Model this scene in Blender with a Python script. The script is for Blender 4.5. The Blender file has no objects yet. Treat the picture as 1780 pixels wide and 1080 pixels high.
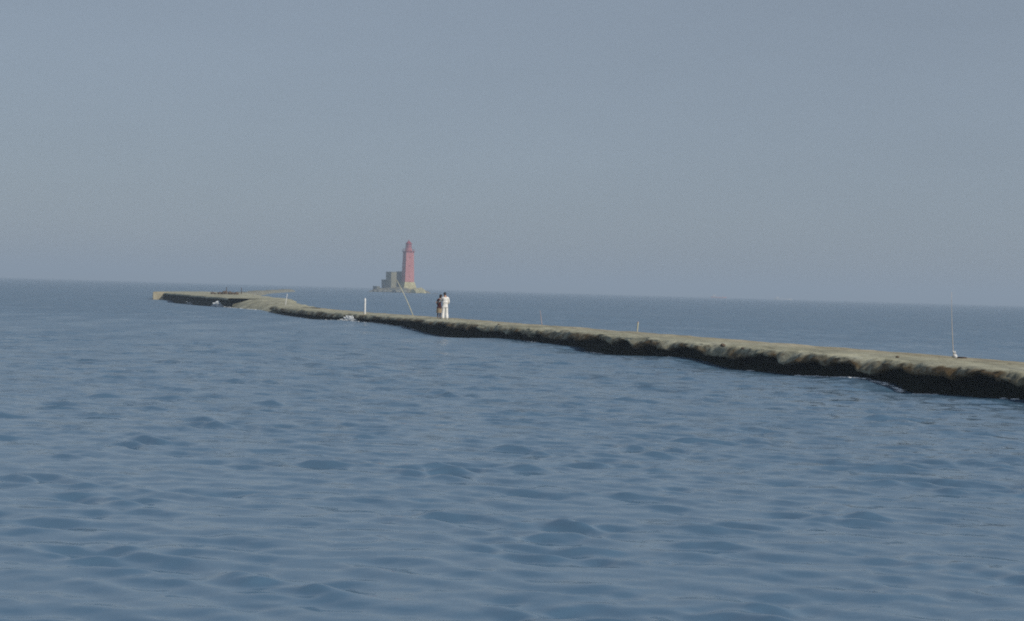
import bpy, bmesh, math, random
import numpy as np
from mathutils import Vector, Matrix, noise as mnoise

random.seed(7)
rng = np.random.default_rng(11)
S = bpy.context.scene
COL = S.collection
R = math.radians

# ------------------------------------------------------------------ camera
CAM_H = 2.65
FPX = 2472.0                      # focal length in pixels of the 1780 px wide photo (50 mm on 36 mm)
PITCH, ROLL = R(0.80), R(1.60)
cam_d = bpy.data.cameras.new('camera')
cam_d.lens = 50.0 * FPX / 2472.0
cam_d.sensor_width = 36.0
cam_d.clip_start = 0.1
cam_d.clip_end = 40000.0
cam = bpy.data.objects.new('camera', cam_d)
COL.objects.link(cam)
CAM_ROT = Matrix.Rotation(R(90) - PITCH, 3, 'X') @ Matrix.Rotation(ROLL, 3, 'Z')
cam.matrix_world = Matrix.Translation((0, 0, CAM_H)) @ CAM_ROT.to_4x4()
S.camera = cam

# ------------------------------------------------------------------ sky, sun, exposure
SUN_EL = R(36)
SUN_AZ = R(127)                   # clockwise from the view direction: from the right, a little behind
wd = bpy.data.worlds.new('World')
S.world = wd
wd.use_nodes = True
wn, wl = wd.node_tree.nodes, wd.node_tree.links
wn.clear()
sky = wn.new('ShaderNodeTexSky')
sky.sky_type = 'NISHITA'
sky.sun_disc = False
sky.sun_elevation = SUN_EL
sky.sun_rotation = SUN_AZ
sky.air_density = 1.0
sky.dust_density = 1.2
sky.ozone_density = 2.0
hsv = wn.new('ShaderNodeHueSaturation')
hsv.inputs['Saturation'].default_value = 0.8
bg = wn.new('ShaderNodeBackground')
bg.inputs['Strength'].default_value = 0.085
wo = wn.new('ShaderNodeOutputWorld')
wl.new(sky.outputs[0], hsv.inputs['Color'])
# thick even summer haze: most of the sky has one tone
mixs = wn.new('ShaderNodeMixRGB')
mixs.inputs['Fac'].default_value = 0.72
mixs.inputs['Color2'].default_value = (2.93, 3.55, 4.35, 1)
# ... thinning out higher up, where the darker blue shows through
wtc = wn.new('ShaderNodeTexCoord'); wsx = wn.new('ShaderNodeSeparateXYZ'); wmr = wn.new('ShaderNodeMapRange')
wmr.interpolation_type = 'SMOOTHSTEP'
wmr.inputs['From Min'].default_value = 0.25; wmr.inputs['From Max'].default_value = 0.62
wmr.inputs['To Min'].default_value = 0.75; wmr.inputs['To Max'].default_value = 0.10
wl.new(wtc.outputs['Generated'], wsx.inputs[0]); wl.new(wsx.outputs['Z'], wmr.inputs['Value'])
wl.new(wmr.outputs[0], mixs.inputs['Fac'])
wl.new(hsv.outputs[0], mixs.inputs['Color1'])
# faint uneven bands in the haze
wno = wn.new('ShaderNodeTexNoise'); wmp = wn.new('ShaderNodeMapping')
wmp.inputs['Scale'].default_value = (2.2, 2.2, 9.0)
wno.inputs['Scale'].default_value = 1.6; wno.inputs['Detail'].default_value = 4.0; wno.inputs['Roughness'].default_value = 0.55
wl.new(wtc.outputs['Generated'], wmp.inputs['Vector']); wl.new(wmp.outputs[0], wno.inputs['Vector'])
wvr = wn.new('ShaderNodeMapRange')
wvr.inputs['From Min'].default_value = 0.25; wvr.inputs['From Max'].default_value = 0.75
wvr.inputs['To Min'].default_value = 0.96; wvr.inputs['To Max'].default_value = 1.035
wl.new(wno.outputs['Fac'], wvr.inputs['Value'])
wsc = wn.new('ShaderNodeVectorMath'); wsc.operation = 'SCALE'
wl.new(mixs.outputs[0], wsc.inputs[0]); wl.new(wvr.outputs[0], wsc.inputs['Scale'])
wl.new(wsc.outputs[0], bg.inputs['Color'])
wl.new(bg.outputs[0], wo.inputs['Surface'])

sun_d = bpy.data.lights.new('sun', 'SUN')
sun_d.energy = 3.5
sun_d.angle = R(0.5)
sun_d.color = (1.0, 0.94, 0.84)
sun = bpy.data.objects.new('sun', sun_d)
COL.objects.link(sun)
SUN_DIR = Vector((math.sin(SUN_AZ) * math.cos(SUN_EL), math.cos(SUN_AZ) * math.cos(SUN_EL), math.sin(SUN_EL)))
sun.rotation_euler = SUN_DIR.to_track_quat('Z', 'Y').to_euler()

S.view_settings.view_transform = 'Standard'
S.view_settings.look = 'None'
S.view_settings.exposure = 0.0
S.view_settings.gamma = 1.0
S.cycles.filter_width = 1.9
S.cycles.use_denoising = False
S.cycles.volume_bounces = 0
S.cycles.max_bounces = 6

# ------------------------------------------------------------------ small helpers
def ray(px, py):
    """direction from the camera through a pixel of the 1780x1080 photo"""
    v = CAM_ROT @ Vector(((px - 890.0) / FPX, -(py - 540.0) / FPX, -1.0))
    return v

def at_z(px, py, z):
    v = ray(px, py)
    t = (z - CAM_H) / v.z
    return Vector((v.x * t, v.y * t, z))

def at_y(px, py, y):
    v = ray(px, py)
    t = y / v.y
    return Vector((v.x * t, y, CAM_H + v.z * t))

def to_px(p):
    q = CAM_ROT.transposed() @ (Vector(p) - Vector((0, 0, CAM_H)))
    return 890.0 + FPX * q.x / -q.z, 540.0 - FPX * q.y / -q.z

def tag(o, label=None, cat=None, group=None, kind=None):
    if label: o['label'] = label
    if cat: o['category'] = cat
    if group: o['group'] = group
    if kind: o['kind'] = kind
    return o

def empty(name, loc, rz=0.0):
    o = bpy.data.objects.new(name, None)
    o.empty_display_size = 0.3
    o.location = loc
    o.rotation_euler = (0, 0, rz)
    COL.objects.link(o)
    return o

def link_mesh(name, me, mat, parent=None, smooth=True):
    o = bpy.data.objects.new(name, me)
    COL.objects.link(o)
    if mat and not me.materials: me.materials.append(mat)
    if parent: o.parent = parent
    if smooth:
        me.polygons.foreach_set('use_smooth', [True] * len(me.polygons))
    return o

def from_bm(name, bm, mat, parent=None, smooth=False):
    me = bpy.data.meshes.new(name)
    bmesh.ops.recalc_face_normals(bm, faces=bm.faces[:])
    bm.to_mesh(me)
    bm.free()
    return link_mesh(name, me, mat, parent, smooth)

def from_py(name, verts, faces, mat, parent=None, smooth=True):
    me = bpy.data.meshes.new(name)
    me.from_pydata([tuple(v) for v in verts], [], faces)
    me.update()
    return link_mesh(name, me, mat, parent, smooth)

def grid_mesh(name, V, mat, parent=None, smooth=True, flip=False):
    """V: array (n, m, 3)"""
    n, m = V.shape[:2]
    i = np.arange(n - 1)[:, None] * m + np.arange(m - 1)[None, :]
    q = np.stack([i, i + 1, i + m + 1, i + m], -1).reshape(-1, 4)
    if flip: q = q[:, ::-1]
    me = bpy.data.meshes.new(name)
    me.vertices.add(n * m)
    me.vertices.foreach_set('co', np.ascontiguousarray(V.reshape(-1), dtype=np.float32))
    nf = len(q)
    me.loops.add(nf * 4)
    me.loops.foreach_set('vertex_index', np.ascontiguousarray(q.reshape(-1), dtype=np.int32))
    me.polygons.add(nf)
    me.polygons.foreach_set('loop_start', np.arange(nf, dtype=np.int32) * 4)
    me.update(calc_edges=True)
    me.validate()
    return link_mesh(name, me, mat, parent, smooth)

def add_box(bm, c, size, rz=0.0, taper=1.0, bev=0.0):
    r = bmesh.ops.create_cube(bm, size=1.0)
    vs = r['verts']
    for v in vs:
        k = taper if v.co.z > 0 else 1.0
        x, y, z = v.co.x * size[0] * k, v.co.y * size[1] * k, v.co.z * size[2]
        v.co = Vector((c[0] + x * math.cos(rz) - y * math.sin(rz), c[1] + x * math.sin(rz) + y * math.cos(rz), c[2] + z))
    if bev:
        es = list({e for v in vs for e in v.link_edges})
        bmesh.ops.bevel(bm, geom=es, offset=bev, segments=2, affect='EDGES')
    return vs

def add_tube(bm, pts, radii, seg=8, caps=True):
    pts = [Vector(p) for p in pts]
    rings = []
    for i, p in enumerate(pts):
        d = (pts[min(i + 1, len(pts) - 1)] - pts[max(i - 1, 0)]).normalized()
        a = d.orthogonal().normalized() if i == 0 else (a - d * a.dot(d)).normalized()
        b = d.cross(a)
        rings.append([bm.verts.new(p + (a * math.cos(t) + b * math.sin(t)) * radii[i]) for t in [2 * math.pi * k / seg for k in range(seg)]])
    for r0, r1 in zip(rings, rings[1:]):
        for k in range(seg):
            bm.faces.new((r0[k], r0[(k + 1) % seg], r1[(k + 1) % seg], r1[k]))
    if caps:
        bm.faces.new(rings[0][::-1]); bm.faces.new(rings[-1])

def add_blob(bm, c, r, amp=0.25, freq=1.6, sub=2, flat=1.0, seed=0.0):
    res = bmesh.ops.create_icosphere(bm, subdivisions=sub, radius=1.0)
    sx, sy, sz = (r, r, r * flat) if not hasattr(r, '__len__') else r
    for v in res['verts']:
        n = mnoise.fractal(v.co * freq + Vector((seed, seed * 1.7, -seed)), 1.0, 2.0, 3)
        k = 1.0 + amp * n
        v.co = Vector((c[0] + v.co.x * sx * k, c[1] + v.co.y * sy * k, c[2] + v.co.z * sz * k))

def fbm1(x, seed, octaves=4):
    """smooth 1-D noise on an array"""
    out = np.zeros_like(x, dtype=float)
    for o in range(octaves):
        r = np.random.default_rng(seed * 31 + o)
        t = r.uniform(-1, 1, 4096)
        f = x * 2 ** o + 517.3
        i = np.floor(f).astype(int)
        u = f - i
        u = u * u * (3 - 2 * u)
        out += (t[i % 4096] * (1 - u) + t[(i + 1) % 4096] * u) * 0.5 ** o
    return out

# ------------------------------------------------------------------ materials
def new_mat(name):
    m = bpy.data.materials.new(name)
    m.use_nodes = True
    nt = m.node_tree
    b = nt.nodes['Principled BSDF']
    return m, nt, b

def noise_node(nt, scale, detail=4.0, rough=0.55, vec=None, dist=0.0):
    n = nt.nodes.new('ShaderNodeTexNoise')
    n.inputs['Scale'].default_value = scale
    n.inputs['Detail'].default_value = detail
    n.inputs['Roughness'].default_value = rough
    n.inputs['Distortion'].default_value = dist
    if vec: nt.links.new(vec, n.inputs['Vector'])
    return n

def ramp_node(nt, fac, stops):
    r = nt.nodes.new('ShaderNodeValToRGB')
    e = r.color_ramp.elements
    while len(e) < len(stops): e.new(0.5)
    for k, (p, c) in enumerate(stops):
        e[k].position = p
        e[k].color = (*c, 1.0) if len(c) == 3 else c
    nt.links.new(fac, r.inputs['Fac'])
    return r

def coords(nt, scale=(1, 1, 1)):
    tc = nt.nodes.new('ShaderNodeTexCoord')
    mp = nt.nodes.new('ShaderNodeMapping')
    mp.inputs['Scale'].default_value = scale
    nt.links.new(tc.outputs['Object'], mp.inputs['Vector'])
    return mp.outputs['Vector']

def mottled(name, c0, c1, scale=2.0, rough=0.9, bump=0.3, bscale=None, stretch=(1, 1, 1), dist=0.02):
    m, nt, b = new_mat(name)
    v = coords(nt, stretch)
    n = noise_node(nt, scale, 6.0, 0.65, v)
    r = ramp_node(nt, n.outputs['Fac'], [(0.32, c0), (0.68, c1)])
    nt.links.new(r.outputs['Color'], b.inputs['Base Color'])
    b.inputs['Roughness'].default_value = rough
    b.inputs['Specular IOR Level'].default_value = 0.25
    if bump:
        n2 = noise_node(nt, bscale or scale * 4, 5.0, 0.6, v)
        bp = nt.nodes.new('ShaderNodeBump')
        bp.inputs['Strength'].default_value = bump
        bp.inputs['Distance'].default_value = dist
        nt.links.new(n2.outputs['Fac'], bp.inputs['Height'])
        nt.links.new(bp.outputs['Normal'], b.inputs['Normal'])
    return m

M = {}
def concrete_mat():
    m, nt, b = new_mat('weathered_concrete')
    v = coords(nt)
    big = noise_node(nt, 0.35, 5, 0.6, v)
    fine = noise_node(nt, 2.2, 9, 0.75, v)
    streak = noise_node(nt, 1.0, 6, 0.65, coords(nt, (1.6, 0.22, 1.0)))
    r = ramp_node(nt, big.outputs['Fac'], [(0.30, (0.315, 0.308, 0.220)), (0.5, (0.385, 0.378, 0.28)), (0.72, (0.47, 0.465, 0.36))])
    rf = ramp_node(nt, fine.outputs['Fac'], [(0.34, (0.36, 0.34, 0.30)), (0.46, (0.82, 0.81, 0.78)), (0.60, (1.0, 1.0, 1.0))])
    rs = ramp_node(nt, streak.outputs['Fac'], [(0.34, (0.66, 0.66, 0.68)), (0.58, (1.0, 1.0, 1.0))])
    ms = nt.nodes.new('ShaderNodeMixRGB'); ms.blend_type = 'MULTIPLY'; ms.inputs['Fac'].default_value = 0.9
    nt.links.new(r.outputs['Color'], ms.inputs['Color1']); nt.links.new(rs.outputs['Color'], ms.inputs['Color2'])
    mx = nt.nodes.new('ShaderNodeMixRGB'); mx.blend_type = 'MULTIPLY'; mx.inputs['Fac'].default_value = 0.8
    nt.links.new(ms.outputs['Color'], mx.inputs['Color1']); nt.links.new(rf.outputs['Color'], mx.inputs['Color2'])
    fa = nt.nodes.new('ShaderNodeAttribute'); fa.attribute_name = 'worn'
    mw = nt.nodes.new('ShaderNodeMixRGB'); mw.blend_type = 'MULTIPLY'; mw.inputs['Color2'].default_value = (0.96, 0.87, 0.81, 1)
    nt.links.new(fa.outputs['Fac'], mw.inputs['Fac']); nt.links.new(mx.outputs['Color'], mw.inputs['Color1'])
    mx = mw
    # brown weed stain that grows along the worn seaward edge
    at = nt.nodes.new('ShaderNodeAttribute'); at.attribute_name = 'stain'
    st0 = noise_node(nt, 0.8, 6, 0.7, v)
    st = nt.nodes.new('ShaderNodeMath'); st.operation = 'MULTIPLY_ADD'; st.inputs[1].default_value = 2.2; st.inputs[2].default_value = -0.62
    nt.links.new(st0.outputs['Fac'], st.inputs[0])
    ad = nt.nodes.new('ShaderNodeMath'); ad.operation = 'ADD'
    nt.links.new(at.outputs['Fac'], ad.inputs[0]); nt.links.new(st.outputs[0], ad.inputs[1])
    hf = nt.nodes.new('ShaderNodeMath'); hf.operation = 'MULTIPLY'; hf.inputs[1].default_value = 0.5
    nt.links.new(ad.outputs[0], hf.inputs[0])
    sr = ramp_node(nt, hf.outputs[0], [(0.50, (0, 0, 0)), (0.66, (1, 1, 1))])
    mx2 = nt.nodes.new('ShaderNodeMixRGB')
    mx2.inputs['Color2'].default_value = (0.105, 0.072, 0.034, 1)
    nt.links.new(sr.outputs['Color'], mx2.inputs['Fac']); nt.links.new(mx.outputs['Color'], mx2.inputs['Color1'])
    nt.links.new(mx2.outputs['Color'], b.inputs['Base Color'])
    b.inputs['Roughness'].default_value = 0.92
    b.inputs['Specular IOR Level'].default_value = 0.2
    bp = nt.nodes.new('ShaderNodeBump'); bp.inputs['Strength'].default_value = 0.6; bp.inputs['Distance'].default_value = 0.05
    nt.links.new(fine.outputs['Fac'], bp.inputs['Height'])
    nt.links.new(bp.outputs['Normal'], b.inputs['Normal'])
    return m
M['concrete'] = concrete_mat()
M['weed'] = mottled('wet_black_weed', (0.003, 0.005, 0.003), (0.016, 0.022, 0.014), 1.3, 0.8, 0.8, 5.0, dist=0.08)
M['weed'].node_tree.nodes['Principled BSDF'].inputs['Specular IOR Level'].default_value = 0.12
M['pale_concrete'] = mottled('pale_concrete', (0.30, 0.26, 0.17), (0.46, 0.41, 0.29), 1.2, 0.9, 0.4)
M['grey_tan'] = mottled('grey_tan_concrete', (0.15, 0.15, 0.12), (0.23, 0.22, 0.17), 0.4, 0.95, 0.5)  # breakwater tone, greyed in the colour so it looks hazier far out
M['house_stone'] = mottled('house_stone', (0.14, 0.14, 0.105), (0.27, 0.255, 0.175), 0.35, 0.95, 0.5, 1.5)
M['rubble'] = mottled('brown_rubble', (0.06, 0.042, 0.030), (0.14, 0.105, 0.075), 1.0, 0.95, 0.6)
M['red_paint'] = mottled('hazed_red_paint', (0.38, 0.145, 0.145), (0.47, 0.195, 0.19), 0.25, 0.65, 0.15, 2.0, (1, 1, 0.3))  # red made paler in the colour itself, for part of the distance haze
M['dark_red'] = mottled('dark_red_iron', (0.22, 0.04, 0.05), (0.30, 0.06, 0.07), 0.8, 0.5, 0.1)
M['glass'] = mottled('lantern_glass', (0.30, 0.10, 0.12), (0.40, 0.16, 0.18), 0.8, 0.12, 0.0)
M['grey_stone'] = mottled('grey_stone', (0.10, 0.11, 0.10), (0.20, 0.20, 0.17), 0.35, 0.95, 0.5, 1.5)
M['tan_stone'] = mottled('tan_stone', (0.32, 0.29, 0.15), (0.50, 0.46, 0.27), 0.35, 0.95, 0.5, 1.5)
M['islet'] = mottled('islet_rock', (0.09, 0.088, 0.07), (0.23, 0.21, 0.15), 0.22, 0.95, 0.8, 0.8, dist=0.4)
M['dark_open'] = mottled('dark_window', (0.012, 0.014, 0.018), (0.03, 0.03, 0.035), 0.5, 0.3, 0.0)
M['white_paint'] = mottled('white_paint', (0.62, 0.62, 0.60), (0.80, 0.80, 0.78), 3.0, 0.6, 0.2)
M['white_foam'] = mottled('white_foam', (0.55, 0.60, 0.63), (0.88, 0.90, 0.90), 3.0, 0.95, 0.5)
M['bleached_wood'] = mottled('bleached_wood', (0.40, 0.38, 0.26), (0.58, 0.56, 0.42), 2.5, 0.9, 0.3, stretch=(1, 1, 0.1))
M['orange_pole'] = mottled('orange_pole', (0.46, 0.40, 0.32), (0.58, 0.50, 0.41), 2.5, 0.6, 0.1)
M['pink_pole'] = mottled('pinkish_pole', (0.36, 0.27, 0.25), (0.46, 0.37, 0.35), 2.5, 0.7, 0.1)
M['dark_pole'] = mottled('dark_wood', (0.035, 0.022, 0.016), (0.08, 0.05, 0.035), 3.0, 0.9, 0.3)
M['plastic'] = mottled('white_plastic', (0.55, 0.55, 0.54), (0.66, 0.66, 0.65), 6.0, 0.4, 0.3)
M['hull_red'] = mottled('hull_red', (0.42, 0.12, 0.08), (0.52, 0.18, 0.12), 0.05, 0.6, 0.0)
M['hull_white'] = mottled('hull_white', (0.50, 0.47, 0.43), (0.60, 0.57, 0.52), 0.05, 0.6, 0.0)  # white dimmed in the colour to let the ships fade into haze
M['skin'] = mottled('skin', (0.42, 0.23, 0.15), (0.50, 0.29, 0.20), 8.0, 0.55, 0.05)
M['hair'] = mottled('dark_hair', (0.008, 0.006, 0.005), (0.028, 0.020, 0.016), 20.0, 0.5, 0.4, 60.0, (1, 1, 0.2))
M['white_cloth'] = mottled('white_cloth', (0.74, 0.72, 0.68), (0.82, 0.80, 0.77), 6.0, 0.9, 0.3, 14.0, (1, 1, 0.4))
M['maroon_cloth'] = mottled('maroon_cloth', (0.032, 0.008, 0.008), (0.066, 0.015, 0.014), 5.0, 0.95, 0.3, 16.0)
M['tan_cloth'] = mottled('tan_cloth', (0.25, 0.19, 0.12), (0.32, 0.25, 0.165), 6.0, 0.95, 0.3, 16.0, (1, 1, 0.4))
M['dark_shoe'] = mottled('dark_shoe', (0.02, 0.016, 0.014), (0.04, 0.03, 0.028), 9.0, 0.6, 0.0)
M['pale_shoe'] = mottled('pale_shoe', (0.55, 0.54, 0.52), (0.66, 0.65, 0.63), 9.0, 0.6, 0.0)
M['dark_tights'] = mottled('dark_tights', (0.05, 0.035, 0.035), (0.10, 0.07, 0.065), 9.0, 0.8, 0.0)

# ------------------------------------------------------------------ pier plan: the seaward edge is one straight line
P0 = np.array((14.0, 39.0))                       # a point on the edge
U = np.array((-0.392, 1.0)); U /= np.linalg.norm(U)   # along the pier, away from the camera
N = np.array((U[1], -U[0]))                       # across it, to the far side
if N[0] < 0: N = -N
def edge_at_px(px):
    """distance along the edge line at which it passes this picture column (edge ~0.4 m above the water)"""
    lo, hi = -14.0, 200.0
    for _ in range(40):
        mid = (lo + hi) / 2
        p = P0 + U * mid
        if to_px((p[0], p[1], 0.4))[0] > px: lo = mid
        else: hi = mid
    return (lo + hi) / 2

def table(rows):
    """rows of (px, py) on the seaward edge -> (s, z)"""
    out = []
    for px, py in rows:
        s = edge_at_px(px)
        p = P0 + U * s
        v = ray(px, py)
        t = (p[1]) / v.y
        out.append((s, CAM_H + v.z * t))
    out.sort()
    return np.array(out)

WATER = [(300, 526.5), (345, 531), (372, 533), (400, 535), (450, 539), (470, 543), (500, 549), (550, 556), (600, 557), (612, 557.5), (640, 561),
         (650, 561), (700, 568), (750, 581), (790, 588.8), (830, 588.5), (870, 588), (900, 591), (930, 595), (960, 598), (985, 601),
         (1000, 603), (1012, 608), (1022, 611.5), (1045, 615), (1070, 617), (1120, 619), (1180, 620.8), (1205, 625), (1230, 632), (1250, 637),
         (1272, 642), (1310, 645), (1340, 648), (1370, 652), (1400, 654), (1450, 656), (1490, 657), (1515, 660), (1540, 667), (1560, 675),
         (1580, 683), (1600, 686), (1640, 686.5), (1700, 691), (1780, 695)]
LIP = [(470, 538), (500, 543), (550, 549), (600, 552), (650, 555), (680, 556), (700, 558.5), (725, 559), (740, 562), (752, 565.5), (765, 563), (775, 564),
       (780, 567.5), (790, 571), (800, 568), (806, 570), (813, 574), (820, 569), (831, 569), (837, 575), (846, 576.5), (861, 573.5), (869, 576.5),
       (881, 579.5), (887, 576.5), (896, 576.5), (911, 580.5), (918, 586), (925, 579.5), (938, 583), (955, 589), (975, 589.5), (988, 586.5), (1000, 591),
       (1016, 589.5), (1026, 588), (1042, 589), (1051, 594), (1059, 599), (1067, 596), (1076, 590.5), (1087, 591), (1097, 597.5), (1104, 605), (1114, 602),
       (1125, 597.5), (1136, 600.5), (1148, 605), (1160, 608.5), (1170, 604), (1180, 603), (1192, 604.5), (1205, 606), (1215, 609.5), (1221, 616), (1225, 621),
       (1228, 617), (1236, 615.7), (1249, 617.5), (1260, 621), (1274, 622), (1286, 619.5), (1299, 618), (1311, 616.5), (1320, 614), (1333, 615.7),
       (1338, 619.5), (1348, 623), (1358, 630.5), (1364, 634), (1369, 630.5), (1378, 628), (1392, 627.8), (1412, 626.5), (1426, 635), (1437, 632),
       (1460, 628), (1474, 631), (1490, 643), (1513, 650), (1527, 645), (1544, 638), (1563, 640.5), (1583, 649), (1603, 650), (1622, 653), (1642, 651.5),
       (1648, 660), (1659, 653), (1676, 656), (1687, 649), (1701, 647.5), (1718, 652), (1735, 660), (1755, 663), (1766, 673), (1780, 666)]
tw, tl = table(WATER), table(LIP)
# deck height along the pier (it has sunk a little in the middle)
DECK_S = np.array([-30, 0, 25, 45, 62, 78, 95, 110, 114, 121, 200])
DECK_Z = np.array([.80, .80, .76, .72, .64, .56, .54, .74, .86, 1.0, 1.0])
def deck_z(s): return np.interp(s, DECK_S, DECK_Z)
WID_S = np.array([-30, 0, 30, 60, 80, 92, 100, 112, 122, 200])
WID_W = np.array([5.6, 5.4, 4.8, 4.4, 4.4, 4.2, 4.2, 5.5, 7.1, 7.1])
def width(s): return np.interp(s, WID_S, WID_W)
def plan(s, o):
    return P0 + U * s + N * o
def on_deck(px, py, dz=0.0):
    """point on the deck seen at this pixel"""
    z = 0.65
    for _ in range(8):
        p = at_z(px, py, z)
        s = (np.array((p.x, p.y)) - P0) @ U
        z = float(deck_z(s))
    return Vector((p.x, p.y, z + dz))

# ------------------------------------------------------------------ sea
RIP_NEAR, RIP_FAR = 0.34, 2.2
def water_mat():
    m, nt, b = new_mat('sea_water')
    v = coords(nt)
    vs = coords(nt, (0.55, 1.0, 1.0))
    b.inputs['Base Color'].default_value = (0.072, 0.146, 0.224, 1)
    b.inputs['IOR'].default_value = 2.5
    b.inputs['Specular IOR Level'].default_value = 0.5
    b.inputs['Roughness'].default_value = 0.15
    # small wind ripples, finer than the mesh: they tilt the surface and grow stronger on the open water offshore
    n1 = noise_node(nt, 2.2, 3, 0.6, vs, 0.3)
    n2 = noise_node(nt, 9.0, 3, 0.6, vs, 0.0)
    def math2(op, x, y):
        n = nt.nodes.new('ShaderNodeVectorMath'); n.operation = op
        for i, q in enumerate((x, y)):
            if hasattr(q, 'node'): nt.links.new(q, n.inputs[i])
            else: n.inputs[i].default_value = q
        return n.outputs[0]
    def scaled(x, f):
        n = nt.nodes.new('ShaderNodeVectorMath'); n.operation = 'SCALE'
        nt.links.new(x, n.inputs[0])
        if hasattr(f, 'node'): nt.links.new(f, n.inputs['Scale'])
        else: n.inputs['Scale'].default_value = f
        return n.outputs[0]
    ln = nt.nodes.new('ShaderNodeVectorMath'); ln.operation = 'LENGTH'
    nt.links.new(v, ln.inputs[0])
    mr = nt.nodes.new('ShaderNodeMapRange')
    mr.inputs['From Min'].default_value = 12.0; mr.inputs['From Max'].default_value = 130.0
    mr.inputs['To Min'].default_value = RIP_NEAR; mr.inputs['To Max'].default_value = RIP_FAR
    nt.links.new(ln.outputs['Value'], mr.inputs['Value'])
    rr_ = nt.nodes.new('ShaderNodeMapRange')
    rr_.inputs['From Min'].default_value = 25.0; rr_.inputs['From Max'].default_value = 160.0
    rr_.inputs['To Min'].default_value = 0.12; rr_.inputs['To Max'].default_value = 0.50
    nt.links.new(ln.outputs['Value'], rr_.inputs['Value'])
    # cat's paws: ruffled and smoother streaks
    paw = noise_node(nt, 1.0, 4, 0.6, coords(nt, (0.30, 0.10, 1.0)))
    pm = nt.nodes.new('ShaderNodeMapRange')
    pm.inputs['From Min'].default_value = 0.34; pm.inputs['From Max'].default_value = 0.66
    pm.inputs['To Min'].default_value = 0.55; pm.inputs['To Max'].default_value = 1.35
    nt.links.new(paw.outputs['Fac'], pm.inputs['Value'])
    pq = nt.nodes.new('ShaderNodeMath'); pq.operation = 'MULTIPLY'
    nt.links.new(rr_.outputs[0], pq.inputs[0]); nt.links.new(pm.outputs[0], pq.inputs[1])
    nt.links.new(pq.outputs[0], b.inputs['Roughness'])
    gust = noise_node(nt, 0.03, 3, 0.5, coords(nt, (0.35, 1.0, 1.0)))
    gm = nt.nodes.new('ShaderNodeMapRange')
    gm.inputs['From Min'].default_value = 0.3; gm.inputs['From Max'].default_value = 0.7
    gm.inputs['To Min'].default_value = 0.45; gm.inputs['To Max'].default_value = 1.6
    nt.links.new(gust.outputs['Fac'], gm.inputs['Value'])
    mu = nt.nodes.new('ShaderNodeMath'); mu.operation = 'MULTIPLY'
    nt.links.new(mr.outputs[0], mu.inputs[0]); nt.links.new(gm.outputs[0], mu.inputs[1])
    t1 = math2('SUBTRACT', n1.outputs['Color'], (0.5, 0.5, 0.5))
    t2 = scaled(math2('SUBTRACT', n2.outputs['Color'], (0.5, 0.5, 0.5)), 0.6)
    tilt = math2('MULTIPLY', scaled(math2('ADD', t1, t2), mu.outputs[0]), (0.7, 1.0, 0.0))
    ge = nt.nodes.new('ShaderNodeNewGeometry')
    nn = nt.nodes.new('ShaderNodeVectorMath'); nn.operation = 'NORMALIZE'
    nt.links.new(math2('ADD', ge.outputs['Normal'], tilt), nn.inputs[0])
    nt.links.new(nn.outputs[0], b.inputs['Normal'])
    return m
M['water'] = water_mat()

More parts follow.
